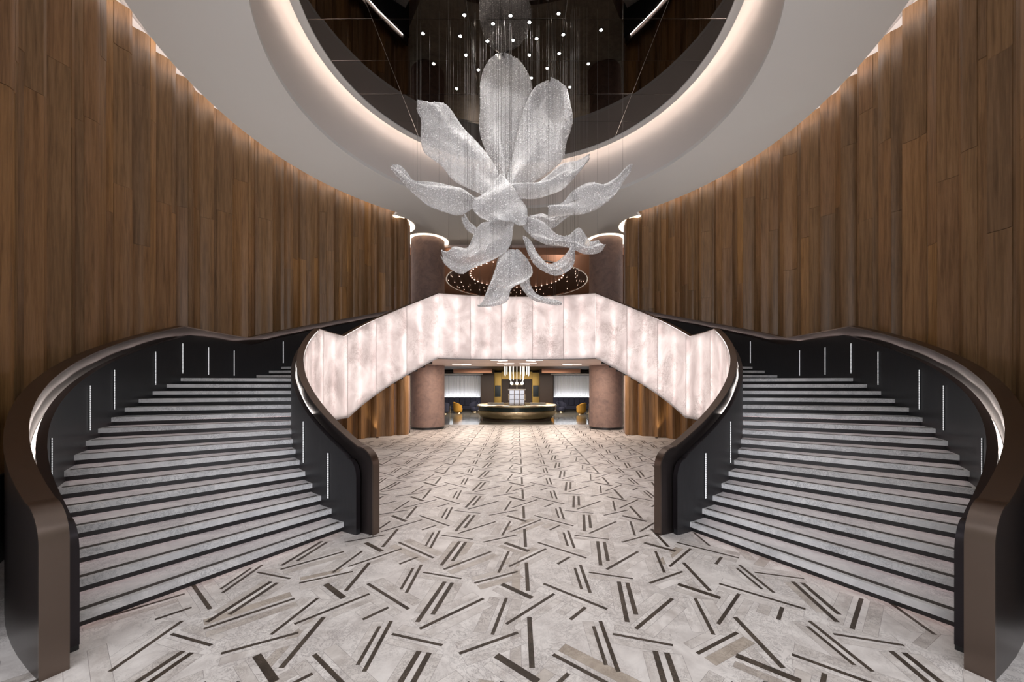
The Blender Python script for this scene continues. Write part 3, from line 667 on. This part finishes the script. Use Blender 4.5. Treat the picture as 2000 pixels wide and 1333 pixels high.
# back of the lounge
for s, word in ((-1, 'left'), (1, 'right')):
    cu = tag(empty('bead_curtain', (s * 5.3, 36.4, 1.25)), 'tall backlit silver bead curtain at the %s of the lounge' % word, 'curtain')
    for i in range(30):
        x = -1.75 + 3.5 * i / 29; V = []; F = []
        q = frange(x, x + 3.5 / 29, 4); yy = [.05 * math.sin(math.pi * j / 4) for j in range(5)]
        V = [(a, y, 0) for a, y in zip(q, yy)] + [(a, y, 2.05) for a, y in zip(q, yy)]; F = [(j, j + 1, j + 6, j + 5) for j in range(4)]
        mesh('curtain_fold', V, F, CURTAIN, cu, True)
    box('curtain_light', (-1.75, -.30, .00), (1.75, -.22, .03), CURT_L, cu)
    cn = tag(empty('curved_canopy', (s * 5.3, 36.0, 3.35)), 'white curved canopy over the %s bead curtain' % word, 'canopy')
    V = []; F = []
    for i, t in enumerate(frange(-1, 1, 16)):
        y = -1.0 * math.sqrt(max(0, 1 - t * t)) - .1; V += [(2.3 * t, y, 0), (2.3 * t, .6, 0), (2.3 * t, .6, .14), (2.3 * t, y, .10)]
    for i in range(16):
        for j in range(4): F.append((i * 4 + j, i * 4 + (j + 1) % 4, i * 4 + 4 + (j + 1) % 4, i * 4 + 4 + j))
    mesh('plate', V, F, WHITEP, cn, True, fix=True)
    bq = tag(empty('banquette', (s * 5.4, 35.6, 0)), 'navy velvet banquette below the %s bead curtain' % word, 'banquette')
    box('seat', (-2.0, -.5, .12), (2.0, .1, .46), NAVY, bq, .04)
    for i in range(8): box('back_cushion', (-2.0 + i * .5 + .01, .0, .46), (-2.0 + i * .5 + .49, .25, 1.2), NAVY, bq, .04)
    box('base', (-1.95, -.42, 0), (1.95, .2, .12), BLACK, bq)
    tag(box('trim_%d' % (5 if s > 0 else 4), (min(s * 2.2, s * 5.6), 33.4, 3.45), (max(s * 2.2, s * 5.6), 34.4, 3.8), COPPER), kind='structure')
    tag(box('trim_%d' % (7 if s > 0 else 6), (min(s * 2.15, s * 3.4), 35.6, 0), (max(s * 2.15, s * 3.4), 36.3, 3.8), DARKWOOD), kind='structure')
    gp = tag(empty('gold_wall_panel', (s * 1.85, 36.9, 0)), 'gold wall panel with a dark screen set in it %s of the bar doors' % word, 'wall panel')
    box('panel', (-.34, 0, 0), (.34, .08, 3.6), GOLD, gp); box('screen', (-.28, -.05, 1.25), (.28, -.01, 2.35), SCREEN, gp)
    dr = tag(empty('door_%d' % (2 if s > 0 else 1), (s * 1.1, 36.95, 0)), kind='structure')
    box('leaf', (-.36, 0, 0), (.36, .06, 2.95), DARKWOOD, dr); box('handle', (-s * .30 - .015, -.05, .9), (-s * .30 + .015, -.01, 1.5), BRASS, dr)
cp = tag(empty('gold_centre_panel', (0, 37.05, 0)), 'wide gold panel above and between the dark lounge doors', 'wall panel')
box('upper_panel', (-1.5, 0, 2.97), (1.5, .08, 3.7), GOLD, cp); box('centre_panel', (-.7, .02, 0), (.7, .08, 2.95), DARKWOOD, cp)
def barrel_chair(loc, rz, m, label):
    c = tag(empty('barrel_chair', loc), label, 'chair', None); c.rotation_euler = (0, 0, rz)
    lathe('base', [(0, 0), (.24, 0), (.20, .10), (.0, .10)], BRASS, c, n=24)
    lathe('seat', [(0, .10), (.30, .10), (.36, .22), (.37, .40), (.33, .46), (0, .47)], m, c, n=28)
    V = []; F = []; aa = frange(150, 390, 22)
    for i, a in enumerate(aa):
        e = abs(a - 270) / 120; zt = .92 - .30 * e ** 2
        for r, z in ((.37, .20), (.44, zt), (.36, zt + .02), (.31, .40)): V.append((r * math.cos(rad(a)), r * math.sin(rad(a)), z))
    n = len(aa)
    for i in range(n - 1):
        for j in range(4): F.append((i * 4 + j, i * 4 + (j + 1) % 4, i * 4 + 4 + (j + 1) % 4, i * 4 + 4 + j))
    F += [(0, 1, 2, 3), tuple((n - 1) * 4 + j for j in (3, 2, 1, 0))]
    mesh('backrest', V, F, m, c, True, fix=True); return c
barrel_chair((-4.95, 31.9, 0), rad(-60), MUSTARD, 'mustard barrel chair beside the left column'); barrel_chair((5.2, 30.7, 0), rad(50), MUSTARD, 'mustard barrel chair beside the right column')
barrel_chair((-2.35, 30.4, 0), rad(160), MUSTARD, 'mustard barrel chair peeking over the left end of the bar'); barrel_chair((2.55, 30.2, 0), rad(200), MUSTARD, 'mustard barrel chair peeking over the right end of the bar')
barrel_chair((-3.75, 33.3, 0), rad(150), NAVY, 'navy barrel chair in front of the left banquette'); barrel_chair((3.9, 33.2, 0), rad(200), NAVY, 'navy barrel chair in front of the right banquette')
barrel_chair((-5.95, 31.0, 0), rad(20), NAVY, 'navy barrel chair half hidden by the left column'); barrel_chair((6.15, 30.4, 0), rad(-20), NAVY, 'navy barrel chair half hidden by the right column')
def side_table(loc, label):
    t = tag(empty('lounge_table', loc), label, 'table')
    lathe('top', [(0, .58), (.36, .58), (.36, .61), (0, .61)], SCREEN, t, n=28); lathe('stem', [(.03, .02), (.03, .58)], BRASS, t, n=10); lathe('foot', [(0, 0), (.2, 0), (.2, .02), (0, .02)], BRASS, t, n=20)
side_table((-3.2, 32.2, 0), 'small round dark table left of the bar'); side_table((3.3, 32.0, 0), 'small round dark table right of the bar')
side_table((-5.7, 32.4, 0), 'small round dark table behind the left column'); side_table((6.0, 31.7, 0), 'small round dark table behind the right column')

# ---------------------------------------------------------------- crystal flower
flower = tag(empty('flower_chandelier', (0, CY, 4.2)), 'giant flower-shaped chandelier of white crystal netting hung on wires', 'chandelier')
FO = Vector(flower.location)
def pz(p, y):
    """front elevation sketch (1 unit = 1/2.468 px of the study) to metres at distance y"""
    u, v = 750 + p[0] / 2.468, 80 + p[1] / 2.468
    return ((u - 1009.5) / 740 * y, EYE + (756 - v) / 740 * y)
def resample(pts, n):
    d = [0]
    for a, b in zip(pts[:-1], pts[1:]): d.append(d[-1] + math.hypot(b[0] - a[0], b[1] - a[1]))
    out = []
    def cr(p0, p1, p2, p3, t): return tuple(.5 * (2 * p1[i] + (p2[i] - p0[i]) * t + (2 * p0[i] - 5 * p1[i] + 4 * p2[i] - p3[i]) * t * t + (3 * p1[i] - p0[i] - 3 * p2[i] + p3[i]) * t ** 3) for i in (0, 1))
    for k in range(n + 1):
        s = d[-1] * k / n; i = 0
        while i < len(d) - 2 and d[i + 1] < s: i += 1
        t = (s - d[i]) / max(1e-6, d[i + 1] - d[i])
        out.append(cr(pts[max(i - 1, 0)], pts[i], pts[i + 1], pts[min(i + 2, len(pts) - 1)], t))
    return out
PETALS = [  # (left edge, right edge, base distance, tip distance, cup depth, ruffle)
 ([(545, 740), (560, 655), (520, 575), (480, 490), (455, 400), (460, 300), (462, 210), (480, 140), (520, 88), (572, 68)], [(610, 745), (590, 660), (610, 590), (640, 510), (655, 420), (690, 330), (715, 240), (700, 165), (650, 95), (578, 68)], 10.4, 10.9, .45, .05),
 ([(560, 760), (585, 665), (605, 580), (630, 480), (660, 380), (695, 290), (735, 225), (796, 195)], [(640, 760), (680, 690), (760, 640), (860, 570), (880, 485), (911, 385), (895, 290), (870, 215), (804, 195)], 10.3, 10.4, .40, .05),
 ([(530, 790), (480, 745), (400, 702), (330, 662), (275, 600), (195, 540), (176, 450), (176, 370), (155, 325), (163, 297)], [(610, 720), (575, 660), (510, 555), (440, 465), (375, 400), (330, 340), (290, 300), (230, 287), (167, 295)], 10.3, 9.9, .40, .06),
 ([(500, 800), (440, 800), (370, 830), (320, 828), (220, 790), (150, 732), (95, 688), (36, 622)], [(490, 770), (430, 755), (375, 700), (280, 672), (150, 672), (112, 632), (78, 597), (42, 602)], 10.2, 9.2, .22, .08),
 ([(640, 745), (690, 742), (750, 742), (830, 715), (880, 690), (940, 640), (990, 572)], [(610, 690), (690, 688), (790, 645), (860, 592), (930, 582), (965, 568), (986, 560)], 10.1, 9.4, .25, .07),
 ([(792, 832), (870, 837), (960, 830), (1050, 800), (1110, 752), (1150, 685), (1190, 625)], [(787, 792), (860, 772), (915, 722), (1000, 680), (1060, 690), (1120, 660), (1165, 612), (1190, 608)], 9.8, 9.1, .22, .07),
 ([(555, 660), (500, 715), (435, 765), (425, 805), (460, 842), (520, 868)], [(585, 660), (635, 715), (672, 765), (690, 810), (692, 860), (680, 882)], 10.0, 9.7, .35, .06),
 ([(600, 820), (540, 866), (470, 885), (430, 935), (395, 985), (340, 985), (315, 1022), (280, 1015)], [(640, 850), (624, 905), (610, 985), (560, 1032), (490, 1075), (425, 1100), (370, 1122), (300, 1085), (277, 1045)], 10.0, 9.2, .30, .10),
 ([(452, 902), (425, 880), (408, 868), (390, 838)], [(440, 932), (405, 915), (385, 890), (374, 862)], 10.0, 9.8, .08, .02),
 ([(650, 820), (690, 855), (755, 868), (800, 900), (840, 940), (885, 948), (935, 912), (970, 945), (1000, 968), (1030, 958), (1058, 985)], [(640, 850), (690, 918), (720, 955), (780, 985), (860, 985), (920, 1008), (960, 1030), (1020, 1025), (1060, 1002)], 10.1, 9.4, .26, .09),
 ([(668, 945), (705, 962), (738, 1018), (785, 1072), (835, 1060), (880, 1020), (905, 985)], [(672, 955), (690, 1012), (722, 1072), (780, 1112), (840, 1130), (900, 1100), (921, 1050), (916, 990)], 9.7, 9.5, .14, .04),
 ([(700, 838), (760, 826), (810, 842), (855, 842), (893, 832)], [(715, 866), (765, 885), (815, 902), (850, 880), (895, 840)], 10.5, 10.5, .12, .04),
 ([(600, 1000), (565, 1050), (538, 1105), (512, 1180), (475, 1262), (450, 1276)], [(640, 1005), (690, 1055), (716, 1120), (690, 1165), (615, 1200), (596, 1255), (530, 1282), (455, 1283)], 9.9, 9.2, .35, .07),
 ([(700, 1130), (705, 1175), (735, 1220), (780, 1242), (830, 1247), (856, 1258)], [(650, 1165), (672, 1205), (710, 1245), (765, 1262), (820, 1275), (858, 1270)], 9.7, 9.3, .14, .04),
 ([(560, 1020), (545, 1060), (540, 1100), (560, 1140)], [(650, 1015), (665, 1050), (655, 1090), (610, 1130)], 10.1, 10.0, .15, .03)]
octv = [(1, 0, 0), (-1, 0, 0), (0, 1, 0), (0, -1, 0), (0, 0, 1), (0, 0, -1)]; octf = [(0, 2, 4), (2, 1, 4), (1, 3, 4), (3, 0, 4), (2, 0, 5), (1, 2, 5), (3, 1, 5), (0, 3, 5)]
wire_tops = []
for pi_, (L, Rr, yb, yt, cup, ruf) in enumerate(PETALS):
    nu, nv = 28, 16; Lp, Rp = resample(L, nu), resample(Rr, nu); grid = []; ph = pi_ * 1.7
    for i in range(nu + 1):
        t = i / nu; row = []
        for j in range(nv + 1):
            q = j / nv; p = (Lp[i][0] * (1 - q) + Rp[i][0] * q, Lp[i][1] * (1 - q) + Rp[i][1] * q)
            y0 = yb + (yt - yb) * t; x, z = pz(p, y0)
            y = y0 + cup * (4 * (q - .5) ** 2 - .6) * math.sin(math.pi * min(1, .25 + t)) * (-1 if pi_ in (12, 7) else 1)
            y += 1.3 * ruf * math.sin(7 * q + 4 * t + ph) + ruf * .7 * math.sin(13 * t + 4 * q + ph) + .035 * (.3 + t) * math.sin(17 * q + 3 * t + ph)
            f = y / y0; row.append(Vector((x, y, z + 0 * f)))
        grid.append(row)
    V = [v - FO for r in grid for v in r]; F = [(i * (nv + 1) + j, i * (nv + 1) + j + 1, (i + 1) * (nv + 1) + j + 1, (i + 1) * (nv + 1) + j) for i in range(nu) for j in range(nv)]
    pet = mesh('petal', V, F, NET, flower, True); md = pet.modifiers.new('solidify', 'SOLIDIFY'); md.thickness = .006
    rb = random.Random(pi_); BV = []; BF = []
    for i in range(nu):
        for j in range(nv):
            a, b, c, d = grid[i][j], grid[i][j + 1], grid[i + 1][j + 1], grid[i + 1][j]; ar = ((b - a).cross(d - a)).length
            cnt = ar / .0016; cnt = int(cnt) + (rb.random() < cnt % 1)
            for _ in range(min(cnt, 12)):
                s_, t_ = rb.random(), rb.random(); p = a * (1 - s_) * (1 - t_) + b * s_ * (1 - t_) + c * s_ * t_ + d * (1 - s_) * t_ - FO
                p.y += rb.choice((-.012, .012)); r = rb.uniform(.008, .017); b0 = len(BV); ca, sa = math.cos(rb.random() * 3), math.sin(rb.random() * 3)
                BV += [(p.x + r * (o[0] * ca - o[1] * sa), p.y + r * (o[0] * sa + o[1] * ca), p.z + r * o[2]) for o in octv]; BF += [tuple(b0 + q for q in f) for f in octf]
    bd = mesh('crystal_beads', BV, BF, BEAD, pet); bd['kind'] = 'stuff'
    for _ in range(9): wire_tops.append(grid[rb.randint(2, nu)][rb.choice((0, nv, nv // 2, nv // 4))])
for p in wire_tops:
    tube('wire', [p - FO, Vector((p.x, p.y, MZ - .03)) - FO], .0020, WIRE, flower, 4)
